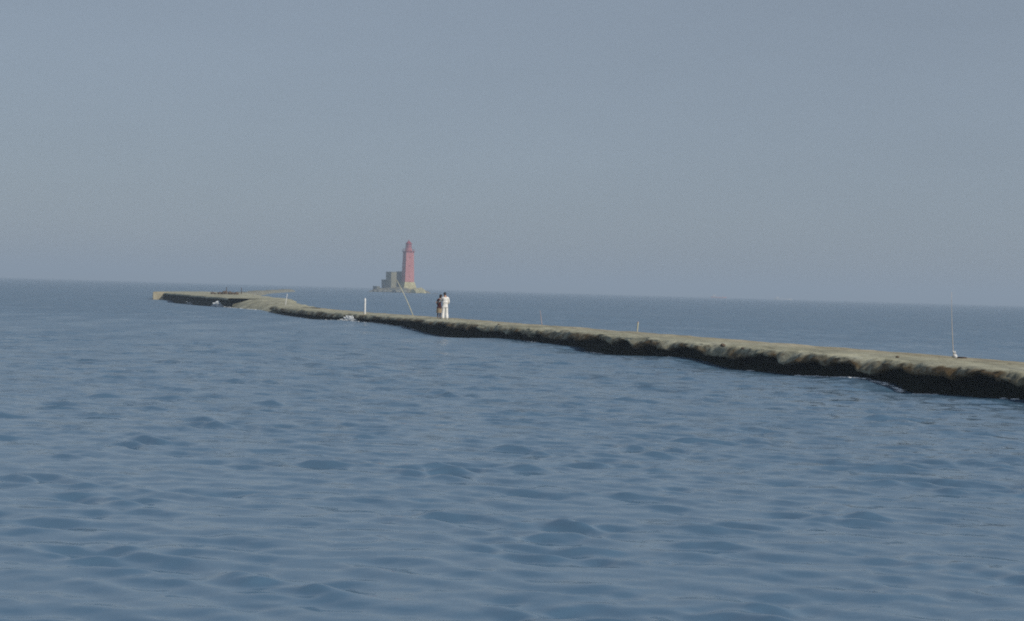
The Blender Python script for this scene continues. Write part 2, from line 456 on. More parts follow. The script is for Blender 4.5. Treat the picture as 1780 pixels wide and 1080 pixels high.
def build_sea():
    # rings of growing radius about the shore point under the camera
    rad = [0.3]
    while rad[-1] < 9000:
        r = rad[-1]
        g = 1.10 if r < 5 else (1.0042 if r < 30 else (1.0042 if r < 80 else (1.008 if r < 260 else 1.05)))
        rad.append(r * g)
    rad = np.array(rad)
    fine = np.arange(-0.44, 0.44, 0.0021)
    coarse_r = np.arange(0.44, math.pi, 0.06)
    th = np.concatenate([-coarse_r[::-1], fine, coarse_r, [2 * math.pi - coarse_r[-1]]])
    th[0] = -coarse_r[-1]
    rr, tt = np.meshgrid(rad, th, indexing='ij')
    X, Y = rr * np.sin(tt), rr * np.cos(tt)
    Z = np.zeros_like(X)
    DX = np.zeros_like(X); DY = np.zeros_like(X)
    drad = np.gradient(rad)[:, None] * np.ones_like(tt)
    spacing = np.maximum(drad, rr * 0.0021)
    spacing = np.where(np.abs(tt) > 0.441, np.maximum(spacing, rr * 0.06), spacing)
    nw = 220
    r = np.random.default_rng(5)
    lam = np.exp(r.uniform(math.log(0.26), math.log(1.6), nw))
    ang = R(191) + r.normal(0, R(29), nw)          # travelling towards the viewer, crests across the picture
    ph = r.uniform(0, 2 * math.pi, nw)
    slope = 0.0225 * np.where(lam > 0.6, (0.6 / lam) ** 1.35, 1.0) * np.where(lam < 0.4, (lam / 0.4) ** 0.7, 1.0)
    amp = slope * lam / (2 * math.pi)
    # groups: the height of the chop varies from place to place
    g_ = np.zeros_like(X)
    for _ in range(30):
        l_, a_ = math.exp(r.uniform(math.log(1.0), math.log(6.0))), r.uniform(0, 2 * math.pi)
        g_ += np.sin(2 * math.pi / l_ * (X * math.sin(a_) * 0.6 + Y * math.cos(a_)) + r.uniform(0, 6.28)) * np.clip((l_ / spacing - 2.0) / 2.0, 0, 1)
    g_ /= math.sqrt(15.0)
    grp = 0.52 + 0.74 * np.clip(g_ - 0.15, 0, 1.15) ** 1.1
    grp = grp * (1.0 + 0.75 * np.clip((rr - 14) / 34, 0, 1))
    for l, a, p, A in zip(lam, ang, ph, amp):
        k = 2 * math.pi / l
        kx, ky = math.sin(a), math.cos(a)
        f = k * (kx * X + ky * Y) + p
        w = np.clip((l / spacing - 2.0) / 2.0, 0, 1) * A * grp
        Z += w * np.cos(f)
        q = 0.3
        DX -= q * w * kx * np.sin(f); DY -= q * w * ky * np.sin(f)
    # run-up along the pier wall
    s = (X - P0[0]) * U[0] + (Y - P0[1]) * U[1]
    o = (X - P0[0]) * N[0] + (Y - P0[1]) * N[1]
    lift = np.interp(s, tw[:, 0], np.clip(tw[:, 1], -0.30, 0.30), left=0.0, right=0.0)
    wgt = np.where(o < 0, np.exp(-(o / 2.2) ** 2), 1.0) * np.where(o > 1.5, 0, 1)
    wgt = wgt * np.clip((s + 14) / 6, 0, 1)
    Z = Z * (1 - 0.75 * wgt) + lift * wgt
    V = np.stack([X + DX, Y + DY, Z], -1)
    o_ = grid_mesh('sea', V, M['water'], flip=True)
    tag(o_, kind='structure')
    return o_
build_sea()

# ------------------------------------------------------------------ the pier
def build_pier():
    print('S', edge_at_px(482), edge_at_px(475), edge_at_px(397), edge_at_px(284), edge_at_px(266))
    root = empty('pier', (float(P0[0]), float(P0[1]), 0.0))
    tag(root, 'long low worn concrete pier with black weedy side running out to sea', 'pier')
    s_end = edge_at_px(475)
    s = [-26.0]
    while s[-1] < s_end + 2:
        d = P0[1] + s[-1]
        s.append(s[-1] + max(0.09, 0.0026 * d))
    s = np.array(s)
    zd = deck_z(s) + 0.02 * fbm1(s * 0.5, 3)
    W = width(s) + 0.12 * fbm1(s * 0.8, 4)
    rough = fbm1(s * 1.1, 5, 5)
    lip = np.interp(s, tl[:, 0], tl[:, 1])
    lip = np.where(s < tl[0, 0], zd - 0.22 + 0.1 * fbm1(s * 0.9, 8), lip) + 0.045 * fbm1(s * 4.3, 6, 4)
    lip = np.minimum(lip, zd - 0.05)
    lip = np.maximum(lip, 0.18)
    jag = 0.10 * fbm1(s * 3.0, 7, 5)
    # deck section: from the far edge across to the worn seaward lip
    prof = [(-1, -0.55, 0), (-1, 0.0, 0)]
    offs, zs, st = [], [], []
    def row(o, z, stain):
        offs.append(o); zs.append(z); st.append(stain)
    row(W, np.full_like(s, -0.8), np.full_like(s, 0.5))
    row(W + 0.03 * rough, zd - 0.06, np.full_like(s, 0.1))
    row(W - 0.06, zd, np.full_like(s, 0.0))
    for f in (0.85, 0.68, 0.5, 0.36):
        row(W * f, zd + 0.022 * fbm1(s * 1.3 + f * 40, 9), np.full_like(s, 0.0))
    drop = zd - lip
    reach = 0.22 + 0.75 * np.clip(drop, 0.05, 0.5) + 0.10 * np.clip(fbm1(s * 0.6, 51), -1, 1)
    for f, g, sg in ((1.0, 0.015, 0.05), (0.82, 0.035, 0.20), (0.64, 0.10, 0.38), (0.46, 0.24, 0.55), (0.29, 0.47, 0.68), (0.12, 0.78, 0.76), (0.0, 1.0, 0.80)):
        wob = 0.14 * drop * fbm1(s * 3.5 + f * 77, 10, 5)
        row(reach * f + jag * (1 - f) + 0.05 * fbm1(s * 6.0 + f * 60, 61, 4) * (1 if 0 < f < 0.9 else 0), zd - drop * g + wob * (1 if f > 0 else 0), np.full_like(s, sg))
    row(0.03 + jag, lip - 0.03, np.full_like(s, 0.85))
    row(0.30 + jag * 0.5, lip - 0.05, np.full_like(s, 0.9))
    O, Zz = np.array(offs), np.array(zs)
    V = np.stack([P0[0] + U[0] * s + N[0] * O, P0[1] + U[1] * s + N[1] * O, Zz], -1) - np.array([P0[0], P0[1], 0.0])
    d = grid_mesh('deck', V, M['concrete'], root)
    a = d.data.attributes.new('stain', 'FLOAT', 'POINT')
    a.data.foreach_set('value', np.array(st, dtype=np.float32).reshape(-1))
    wv = np.clip((O - 0.45 * W) / (0.45 * W), 0, 1) ** 1.2
    a = d.data.attributes.new('worn', 'FLOAT', 'POINT')
    a.data.foreach_set('value', np.ascontiguousarray(wv, dtype=np.float32).reshape(-1))
    # weed-grown wall under the lip, undercut by the sea
    cave = 0.30 + 0.16 * fbm1(s * 0.7, 12, 4)
    def rg(f, k): return 0.10 * fbm1(s * 2.6 + f, k, 5) + 0.05 * fbm1(s * 7.0 + f, k + 40, 3)
    ws = [(0.10 + jag * 0.5, lip - 0.02 * np.ones_like(s)), (0.22 + 0.4 * cave, lip - 0.05), (0.30 + 0.6 * cave + 0.5 * rg(0, 13), lip * 0.80), (0.28 + 0.6 * cave + rg(3, 14), lip * 0.62),
          (0.26 + 0.5 * cave + rg(7, 14), lip * 0.45), (0.22 + 0.4 * cave + rg(11, 15), lip * 0.28), (0.14 + 0.3 * cave + rg(5, 16), lip * 0.10), (0.06 + 0.2 * cave + rg(8, 17), np.full_like(s, -0.08)),
          (0.0 + rg(9, 18), np.full_like(s, -0.25)), (np.full_like(s, 0.0), np.full_like(s, -0.9))]
    O = np.array([w[0] for w in ws]); Zz = np.array([w[1] for w in ws])
    V = np.stack([P0[0] + U[0] * s + N[0] * O, P0[1] + U[1] * s + N[1] * O, Zz], -1) - np.array([P0[0], P0[1], 0.0])
    wl_ = grid_mesh('side_wall', V, M['weed'], root)
    tag(wl_, 'black weed-covered side under the worn edge')

    # broken slope that runs down to the water, then the raised pier head
    s_a, s_b = edge_at_px(482), edge_at_px(397)
    ss = np.linspace(s_a, s_b + 1.5, 90)
    offs, zs, st = [], [], []
    zd = deck_z(ss) + 0.04 * fbm1(ss * 0.8, 21)
    W = width(ss) - 0.2
    rows = [(1.0, -0.8), (0.995, 0.98), (0.8, 1.0), (0.6, 1.0), (0.45, 0.97), (0.33, 0.88), (0.22, 0.66), (0.13, 0.42), (0.06, 0.18), (0.0, -0.05), (-0.05, -0.5)]
    for f, g in rows:
        o = W * f + 0.12 * fbm1(ss * 1.3 + f * 50, 22)
        z = zd * g + 0.06 * fbm1(ss * 1.1 + f * 31, 23) * (1 if 0 < g < 1 else 0.3)
        if f >= 0.6: z = z + 0.012
        offs.append(o); zs.append(z); st.append(np.full_like(ss, 0.15 if g > 0.1 else 0.7))
    O, Zz = np.array(offs), np.array(zs)
    V = np.stack([P0[0] + U[0] * ss + N[0] * O, P0[1] + U[1] * ss + N[1] * O, Zz], -1) - np.array([P0[0], P0[1], 0.0])
    r_ = grid_mesh('ramp', V, M['concrete'], root)
    a = r_.data.attributes.new('stain', 'FLOAT', 'POINT')
    a.data.foreach_set('value', np.array(st, dtype=np.float32).reshape(-1))
    tag(r_, 'broken pale slope going down to the water')

    s0, s1, s2 = edge_at_px(397), edge_at_px(284), edge_at_px(266)
    # top slab of the head: it widens away from the edge towards its far side
    tt = np.linspace(0, 1, 130)
    zt = 1.02 + 0.03 * fbm1(tt * 12, 31)
    s_near = s0 + tt * (s2 - s0)
    s_far = s0 + tt * (214.0 - s0)
    o_far = np.interp(s_far, [100, 122, 168, 200, 214], [4, 7.1, 12.2, 17.0, 12.0])
    tops = [(1.0, -0.8), (1.0, 0.95), (0.99, 1.0), (0.7, 1.0), (0.4, 1.0), (0.2, 1.0), (0.07, 1.0), (0.025, 0.99), (0.008, 0.95), (0.0, 0.86), (0.002, 0.76), (0.03, 0.74)]
    V = []
    for f, g in tops:
        so = s_near + f * (s_far - s_near)
        oo = f * o_far + 0.06 * fbm1(so * 1.5 + f, 32)
        V.append(np.stack([U[0] * so + N[0] * oo, U[1] * so + N[1] * oo, zt * g if g > 0 else np.full_like(so, g)], -1))
    V = np.array(V)
    h = grid_mesh('head_slab', V, M['concrete'], root)
    a = h.data.attributes.new('stain', 'FLOAT', 'POINT')
    a.data.foreach_set('value', np.zeros(V.shape[0] * V.shape[1], dtype=np.float32))
    # its dark wall
    sw = np.linspace(s0 - 1.2, s1, 120)
    zt = np.where(sw < s0, 0.55, 0.80)
    cols = [(0.05, 1.0), (0.18, 0.85), (0.24, 0.55), (0.16, 0.25), (0.08, 0.0), (0.0, -0.8)]
    O = np.array([f + 0.05 * fbm1(sw * 1.5 + f * 9, 33) for f, g in cols]); Zz = np.array([zt * g if g > 0 else np.full_like(sw, g) for f, g in cols])
    V = np.stack([P0[0] + U[0] * sw + N[0] * O, P0[1] + U[1] * sw + N[1] * O, Zz], -1) - np.array([P0[0], P0[1], 0.0])
    tag(grid_mesh('side_wall', V, M['weed'], root), 'straight dark side of the raised pier head')
    # pale end pier of newer concrete
    bm = bmesh.new()
    c_ = plan(s1, -0.15) - P0
    wb = 1.55
    add_box(bm, (c_[0] - wb / 2, c_[1] + 2.6, 0.10), (wb, 5.2, 1.92), R(4), bev=0.10)
    e = from_bm('end_block', bm, M['pale_concrete'], root, False)
    tag(e, 'pale tan block closing the seaward end')
    return root
build_pier()

# second breakwater, running away behind the head
def build_breakwater():
    pts = [(-47.0, 222.0), (-57.0, 300.0), (-70.5, 395.0), (-84.0, 530.0)]
    root = empty('breakwater', (-69.5, 395.0, 0.0))
    tag(root, 'faint low tan breakwater stretching away behind the pier head', 'breakwater')
    t = np.linspace(0, 1, 160)
    px = np.interp(t, [0, .25, .55, 1], [p[0] for p in pts]); py = np.interp(t, [0, .25, .55, 1], [p[1] for p in pts])
    hgt = 0.80 + 0.16 * fbm1(t * 30, 41)
    hgt[-10:] *= np.linspace(1, 0.3, 10)
    prof = [(-0.6, -0.8), (-0.3, 0.3), (0.0, 0.75), (0.5, 0.95), (1.2, 1.0), (2.4, 1.0), (3.0, 0.9), (3.3, 0.3), (3.6, -0.8)]
    O = np.array([f + 0.25 * fbm1(t * 50 + f, 42) for f, g in prof]); Zz = np.array([hgt * g + 0.05 * fbm1(t * 60 + f * 3, 43) for f, g in prof])
    V = np.stack([px + O, py + 0 * O, Zz], -1) - np.array([-69.5, 395.0, 0])
    o = grid_mesh('deck', V, M['grey_tan'], root, flip=True)
build_breakwater()

# ------------------------------------------------------------------ things standing on the pier
def pole(name, base, top, r0, r1, mat, label, cat, group=None, bend=0.0, extra=None):
    base, top = Vector(base), Vector(top)
    root = empty(name, base)
    tag(root, label, cat, group)
    d = top - base
    side = d.cross(Vector((0, 1, 0))).normalized()
    pts = [d * t + side * bend * math.sin(math.pi * t) for t in np.linspace(0, 1, 9)]
    bm = bmesh.new()
    add_tube(bm, pts, list(np.linspace(r0, r1, 9)), 10)
    from_bm('shaft', bm, M[mat], root, True)
    return root

# white upright marker post
b = on_deck(634, 547.5)
t = at_y(634.5, 520, b.y)
r_ = pole('marker_post', b, (b.x, b.y, t.z), 0.070, 0.062, 'white_paint', 'plain white upright marker post on the far edge left of the leaning pole', 'post')
bm = bmesh.new(); add_tube(bm, [(0, 0, t.z - b.z), (0, 0, t.z - b.z + .03), (0, 0, t.z - b.z + .06)], [.066, .06, .02], 10); from_bm('cap', bm, M['white_paint'], r_, True)
bm = bmesh.new(); add_box(bm, (0, 0, 0.02), (0.24, 0.24, 0.07), 0.3, bev=.015); from_bm('footing', bm, M['pale_concrete'], r_)
# long leaning pole
b = on_deck(718.5, 550)
t = at_y(689, 487, b.y)
pole('leaning_pole', b, (t.x, b.y + 0.3, t.z), 0.030, 0.020, 'bleached_wood', 'long thin pale pole leaning left from the pier, crossing below the lighthouse', 'pole', bend=-0.05)
# slim tilted stick far out
b = on_deck(496, 532)
t = at_y(499.5, 511, b.y)
pole('tilted_stick', b, t, 0.034, 0.025, 'white_paint', 'slim pale stick tilted right, standing far out on the pier', 'stick')
# small stub
b = on_deck(1107.5, 578)
t = at_y(1109, 561, b.y)
r_ = pole('stub_post', b, t, 0.028, 0.040, 'bleached_wood', 'short stubby whitish post on the far edge of the pier', 'post')
bm = bmesh.new(); add_tube(bm, [t - b, (t - b) * 1.06, (t - b) * 1.1], [.05, .045, .015], 10); from_bm('cap', bm, M['pink_pole'], r_, True)
# thin pinkish rod
b = on_deck(942, 565)
t = at_y(939, 540, b.y)
pole('thin_rod', b, t, 0.022, 0.012, 'pink_pole', 'very thin pinkish rod standing right of the two people', 'rod')
# tall rod with the white bag at its foot
b = on_deck(1657.5, 621)
t = at_y(1654.0, 508, b.y)
pole('tall_rod', b, t, 0.014, 0.005, 'orange_pole', 'tall thin pale orange-brown rod standing upright above the white bag', 'rod', bend=0.02)
b = on_deck(1659.5, 622.5)
root = empty('plastic_bag', b); tag(root, 'small white plastic bag at the foot of the tall orange rod', 'bag')
bm = bmesh.new(); add_blob(bm, (0, 0, 0.06), (0.09, 0.08, 0.075), 0.35, 1.8, 3, seed=3.1); from_bm('sack', bm, M['plastic'], root, True)
bm = bmesh.new()
for a in (-0.5, 0.6):
    add_tube(bm, [(0.02 * a, 0, 0.14), (-0.03 + 0.05 * a, 0.0, 0.21), (-0.05 + 0.07 * a, 0.01, 0.24)], [0.025, 0.028, 0.012], 7)
from_bm('handle', bm, M['plastic'], root, True)
# dark coil beside the bag
b = on_deck(1672, 623.5)
bm = bmesh.new()
pts = [Vector((0.16 * math.cos(a) * (1 - a / 60), 0.14 * math.sin(a), 0.02 + a * 0.0012)) for a in np.linspace(0, 18, 90)]
add_tube(bm, pts, [0.018] * 90, 6)
o = from_bm('rope_coil', bm, M['dark_pole'], None, True); o.location = b
tag(o, 'low dark coil of rope lying right of the white bag', 'rope')

# brown rubble and stakes on the pier head
b = on_deck(396, 512.5)
root = empty('rubble_heap', b); tag(root, 'low brown heap of broken stone on the pier head', 'rubble')
for k in range(16):
    x = random.uniform(-2.3, 2.2); rr = random.uniform(0.16, 0.42) * (1.25 - abs(x) / 3.5)
    bm = bmesh.new(); add_blob(bm, (x, random.uniform(-0.5, 0.5), rr * 0.55), rr, 0.5, 1.2, 2, 0.75, k * 2.3)
    from_bm('stone', bm, M['rubble'], root, False)
for px, top, lab in ((393.5, 499.5, 'dark stake standing up from the left half of the rubble heap'), (419.5, 500.5, 'dark stake standing up from the right end of the rubble heap')):
    b = on_deck(px, 512)
    t = at_y(px + 0.4, top, b.y)
    pole('stake', b, t, 0.06, 0.045, 'dark_pole', lab, 'stake', 'stakes by the rubble heap')

# loose stones on the deck
for k, (px, py, r_, lab) in enumerate(((1256, 602.5, .10, 'dark loose stone on the deck, the biggest of the pebbles'), (1291, 607, .06, 'smaller dark stone lying right of the biggest loose stone'),
                                      (867, 566, .09, 'dark stone on the deck nearest the two people'), (1560, 622, .06, 'little dark stone on the deck left of the white bag'))):
    b = on_deck(px, py)
    bm = bmesh.new(); add_blob(bm, (0, 0, r_ * 0.4), r_, 0.4, 1.3, 2, 0.7, 5.0 + k * 1.7)
    o = from_bm('loose_stone', bm, M['rubble'], None, False); o.location = b
    tag(o, lab, 'stone', 'loose stones on the pier')

# ------------------------------------------------------------------ people
def skin_obj(name, joints, edges, mat, parent, root=0, sub=2):
    """joints: dict key -> (co, radius or (rx, ry)); grows one continuous surface"""
    keys = list(joints)
    me = bpy.data.meshes.new(name)
    me.from_pydata([joints[k][0] for k in keys], [(keys.index(a), keys.index(b)) for a, b in edges], [])
    o = bpy.data.objects.new(name, me)
    COL.objects.link(o)
    md = o.modifiers.new('skin', 'SKIN')
    md.use_smooth_shade = True
    for i, k in enumerate(keys):
        r = joints[k][1]
        me.skin_vertices[0].data[i].radius = (r, r) if not hasattr(r, '__len__') else r
        me.skin_vertices[0].data[i].use_root = (i == root)
    sb = o.modifiers.new('sub', 'SUBSURF'); sb.levels = sub; sb.render_levels = sub
    dg = bpy.context.evaluated_depsgraph_get()
    dg.update()
    m2 = bpy.data.meshes.new_from_object(o.evaluated_get(dg))
    o.modifiers.clear()
    o.data = m2
    m2.materials.clear(); m2.materials.append(mat)
    m2.polygons.foreach_set('use_smooth', [True] * len(m2.polygons))
    if parent: o.parent = parent
    return o

def merge_into(o, others):
    bm = bmesh.new()
    bm.from_mesh(o.data)
    for p in others:
        bm.from_mesh(p.data)
    bm.to_mesh(o.data); bm.free()
    for p in others: bpy.data.objects.remove(p)
    o.data.polygons.foreach_set('use_smooth', [True] * len(o.data.polygons))

def hand(wrist, elbow, palm_dir, side, mat):
    """palm with four unequal curled fingers and a thumb; palm_dir = the way the palm faces"""
    w, d = Vector(wrist), (Vector(wrist) - Vector(elbow)).normalized()
    n = (Vector(palm_dir) - d * Vector(palm_dir).dot(d)).normalized()
    a = d.cross(n) * side
    bits = []
    pj = {'w': (w - d * 0.03, 0.024), 'm': (w + d * 0.045, (0.034, 0.018)), 'k': (w + d * 0.085, (0.036, 0.015))}
    bits.append(skin_obj('palm', pj, [('w', 'm'), ('m', 'k')], mat, None, 0, 1))
    for off, ln in ((0.030, 0.070), (0.010, 0.080), (-0.010, 0.074), (-0.029, 0.058)):
        b0 = w + d * 0.075 + a * off
        j = {'0': (b0, 0.0095), '1': (b0 + d * ln * 0.5 + n * 0.006, 0.0088), '2': (b0 + d * ln * 0.8 + n * 0.022, 0.0080), '3': (b0 + d * ln * 0.95 + n * 0.042, 0.0068)}
        bits.append(skin_obj('finger', j, [('0', '1'), ('1', '2'), ('2', '3')], mat, None, 0, 1))
    b0 = w + d * 0.02 + a * 0.028
    j = {'0': (b0, 0.0115), '1': (b0 + d * 0.03 + a * 0.028 + n * 0.008, 0.0100), '2': (b0 + d * 0.06 + a * 0.036 + n * 0.020, 0.0080)}
    bits.append(skin_obj('thumb', j, [('0', '1'), ('1', '2')], mat, None, 0, 1))
    return bits

def ellipsoid_bm(bm, c, r, rot=None, sub=3):
    res = bmesh.ops.create_icosphere(bm, subdivisions=sub, radius=1.0)
    for v in res['verts']:
        p = Vector((v.co.x * r[0], v.co.y * r[1], v.co.z * r[2]))
        if rot: p = rot @ p
        v.co = p + Vector(c)
    return res['verts']

def head_mesh(c, fwd, tilt, h=0.115):
    """head with brow, nose, mouth, chin, eye sockets and ears, facing fwd (unit xy), centred on c"""
    bm = bmesh.new()
    res = bmesh.ops.create_icosphere(bm, subdivisions=4, radius=1.0)
    for v in res['verts']:
        x, y, z = v.co
        # local: -y is the face
        k = 1.0
        px, py, pz = x * 0.078, y * 0.098, z * h
        if z < 0: px *= 1 - 0.30 * (-z) ** 1.5; py *= 1 - 0.12 * (-z)
        if y < -0.2:
            py += 0.012 * min(1, (-y - 0.2)) * (1 if z < 0.2 else 0)              # flatten the face
            py -= 0.024 * math.exp(-(x / 0.16) ** 2 - ((z + 0.20) / 0.16) ** 2)   # nose tip
            py -= 0.010 * math.exp(-(x / 0.13) ** 2 - ((z - 0.02) / 0.18) ** 2)   # bridge
            py += 0.012 * math.exp(-((abs(x) - 0.40) / 0.16) ** 2 - ((z - 0.03) / 0.12) ** 2)  # sockets
            py -= 0.006 * math.exp(-(x / 0.28) ** 2 - ((z + 0.48) / 0.07) ** 2)   # lips
            py -= 0.008 * math.exp(-(x / 0.25) ** 2 - ((z + 0.82) / 0.14) ** 2)   # chin
        v.co = (px, py, pz)
    for sx in (-1, 1):
        ellipsoid_bm(bm, (sx * 0.080, 0.012, -0.005), (0.012, 0.022, 0.034), Matrix.Rotation(0.3 * sx, 3, 'Z'), 2)
    m = Matrix.Translation(c) @ Matrix.Rotation(math.atan2(fwd[0], -fwd[1]) , 4, 'Z') @ Matrix.Rotation(tilt, 4, 'Y')
    bmesh.ops.transform(bm, matrix=m, verts=bm.verts[:])
    return bm, m

def build_man():
    feet = on_deck(773.0, 556.0)
    f = math.atan2(-0.1, 1.0)
    root = empty('person', feet, R(8))
    tag(root, 'person in loose white shirt and wide white trousers standing close beside the companion', 'person')
    # seen from behind: +y is the way he faces, -x is towards the companion
    J = {
        'hip': ((0, 0, 0.93), (0.155, 0.11)), 'waist': ((0, 0.0, 1.08), (0.140, 0.10)), 'chest': ((0, 0.0, 1.27), (0.165, 0.115)),
        'clav': ((0, -0.01, 1.41), (0.105, 0.080)), 'neck': ((-0.01, 0.0, 1.49), 0.056), 'skull': ((-0.03, 0.02, 1.57), 0.052),
        'shR': ((0.185, -0.01, 1.39), 0.066), 'elR': ((0.235, 0.05, 1.12), 0.046), 'wrR': ((0.17, 0.23, 0.96), 0.030),
        'shL': ((-0.185, -0.01, 1.38), 0.066), 'elL': ((-0.27, 0.16, 1.19), 0.046), 'wrL': ((-0.43, 0.24, 1.12), 0.030),
        'thR': ((0.10, 0, 0.86), 0.092), 'knR': ((0.112, 0.02, 0.49), 0.060), 'anR': ((0.125, -0.02, 0.09), 0.040), 'toR': ((0.14, 0.15, 0.035), 0.034),
        'thL': ((-0.10, 0, 0.86), 0.092), 'knL': ((-0.112, 0.02, 0.49), 0.060), 'anL': ((-0.125, -0.02, 0.09), 0.040), 'toL': ((-0.14, 0.15, 0.035), 0.034)}
    E = [('hip', 'waist'), ('waist', 'chest'), ('chest', 'clav'), ('clav', 'neck'), ('neck', 'skull'), ('clav', 'shR'), ('shR', 'elR'), ('elR', 'wrR'),
         ('clav', 'shL'), ('shL', 'elL'), ('elL', 'wrL'), ('hip', 'thR'), ('thR', 'knR'), ('knR', 'anR'), ('anR', 'toR'), ('hip', 'thL'), ('thL', 'knL'), ('knL', 'anL'), ('anL', 'toL')]
    body = skin_obj('body', J, E, M['skin'], root)
    bits = hand(J['wrR'][0], J['elR'][0], (-1, -0.2, 0), 1, M['skin']) + hand(J['wrL'][0], J['elL'][0], (0, -1, 0), 1, M['skin'])
    hb, hm = head_mesh(Vector((-0.035, 0.03, 1.632)), (-0.55, 0.83), R(6))
    bits.append(from_bm('head', hb, M['skin'], None, True))
    merge_into(body, bits)
    # hair: a cap over crown and nape
    bm = bmesh.new()
    vs = ellipsoid_bm(bm, (0, 0.012, 0.018), (0.086, 0.100, 0.112), None, 4)
    bmesh.ops.delete(bm, geom=[v for v in bm.verts if (v.co.y < -0.045 and v.co.z < 0.062) or v.co.z < -0.06], context='VERTS')
    for v in bm.verts: v.co += v.co.normalized() * 0.006 * mnoise.noise(v.co * 45)
    bmesh.ops.transform(bm, matrix=hm, verts=bm.verts[:])
    from_bm('hair', bm, M['hair'], root, True)
    # shirt, hanging loose over the hips
    JS = {
        'hem': ((0, 0.0, 0.84), (0.185, 0.135)), 'hip': ((0, 0, 0.95), (0.180, 0.130)), 'waist': ((0, 0.0, 1.10), (0.170, 0.125)), 'chest': ((0, 0.0, 1.27), (0.190, 0.135)),
        'clav': ((0, -0.01, 1.405), (0.120, 0.090)), 'col': ((-0.005, -0.005, 1.465), 0.068),
        'shR': ((0.190, -0.01, 1.385), 0.080), 'elR': ((0.240, 0.05, 1.12), 0.064), 'cuR': ((0.19, 0.19, 1.00), 0.052),
        'shL': ((-0.190, -0.01, 1.375), 0.080), 'elL': ((-0.272, 0.16, 1.19), 0.062), 'cuL': ((-0.385, 0.217, 1.14), 0.050)}
    ES = [('hem', 'hip'), ('hip', 'waist'), ('waist', 'chest'), ('chest', 'clav'), ('clav', 'col'), ('clav', 'shR'), ('shR', 'elR'), ('elR', 'cuR'), ('clav', 'shL'), ('shL', 'elL'), ('elL', 'cuL')]
    skin_obj('shirt', JS, ES, M['white_cloth'], root, 1)
    JT = {'w': ((0, 0, 0.98), (0.160, 0.118)), 'hip': ((0, 0, 0.90), (0.172, 0.125)),
          'thR': ((0.095, 0, 0.80), 0.112), 'knR': ((0.112, 0.02, 0.47), 0.100), 'clR': ((0.125, -0.01, 0.22), 0.110), 'huR': ((0.138, 0.0, 0.045), 0.128),
          'thL': ((-0.095, 0, 0.80), 0.112), 'knL': ((-0.112, 0.02, 0.47), 0.100), 'clL': ((-0.125, -0.01, 0.22), 0.110), 'huL': ((-0.138, 0.0, 0.045), 0.128)}
    ET = [('w', 'hip'), ('hip', 'thR'), ('thR', 'knR'), ('knR', 'clR'), ('clR', 'huR'), ('hip', 'thL'), ('thL', 'knL'), ('knL', 'clL'), ('clL', 'huL')]
    skin_obj('trousers', JT, ET, M['white_cloth'], root, 1)
    for sx in (-1, 1):
        bm = bmesh.new(); ellipsoid_bm(bm, (sx * 0.14, 0.07, 0.042), (0.046, 0.135, 0.042), Matrix.Rotation(-0.12 * sx, 3, 'Z'), 3)
        from_bm('shoe', bm, M['pale_shoe'], root, True)
    return feet

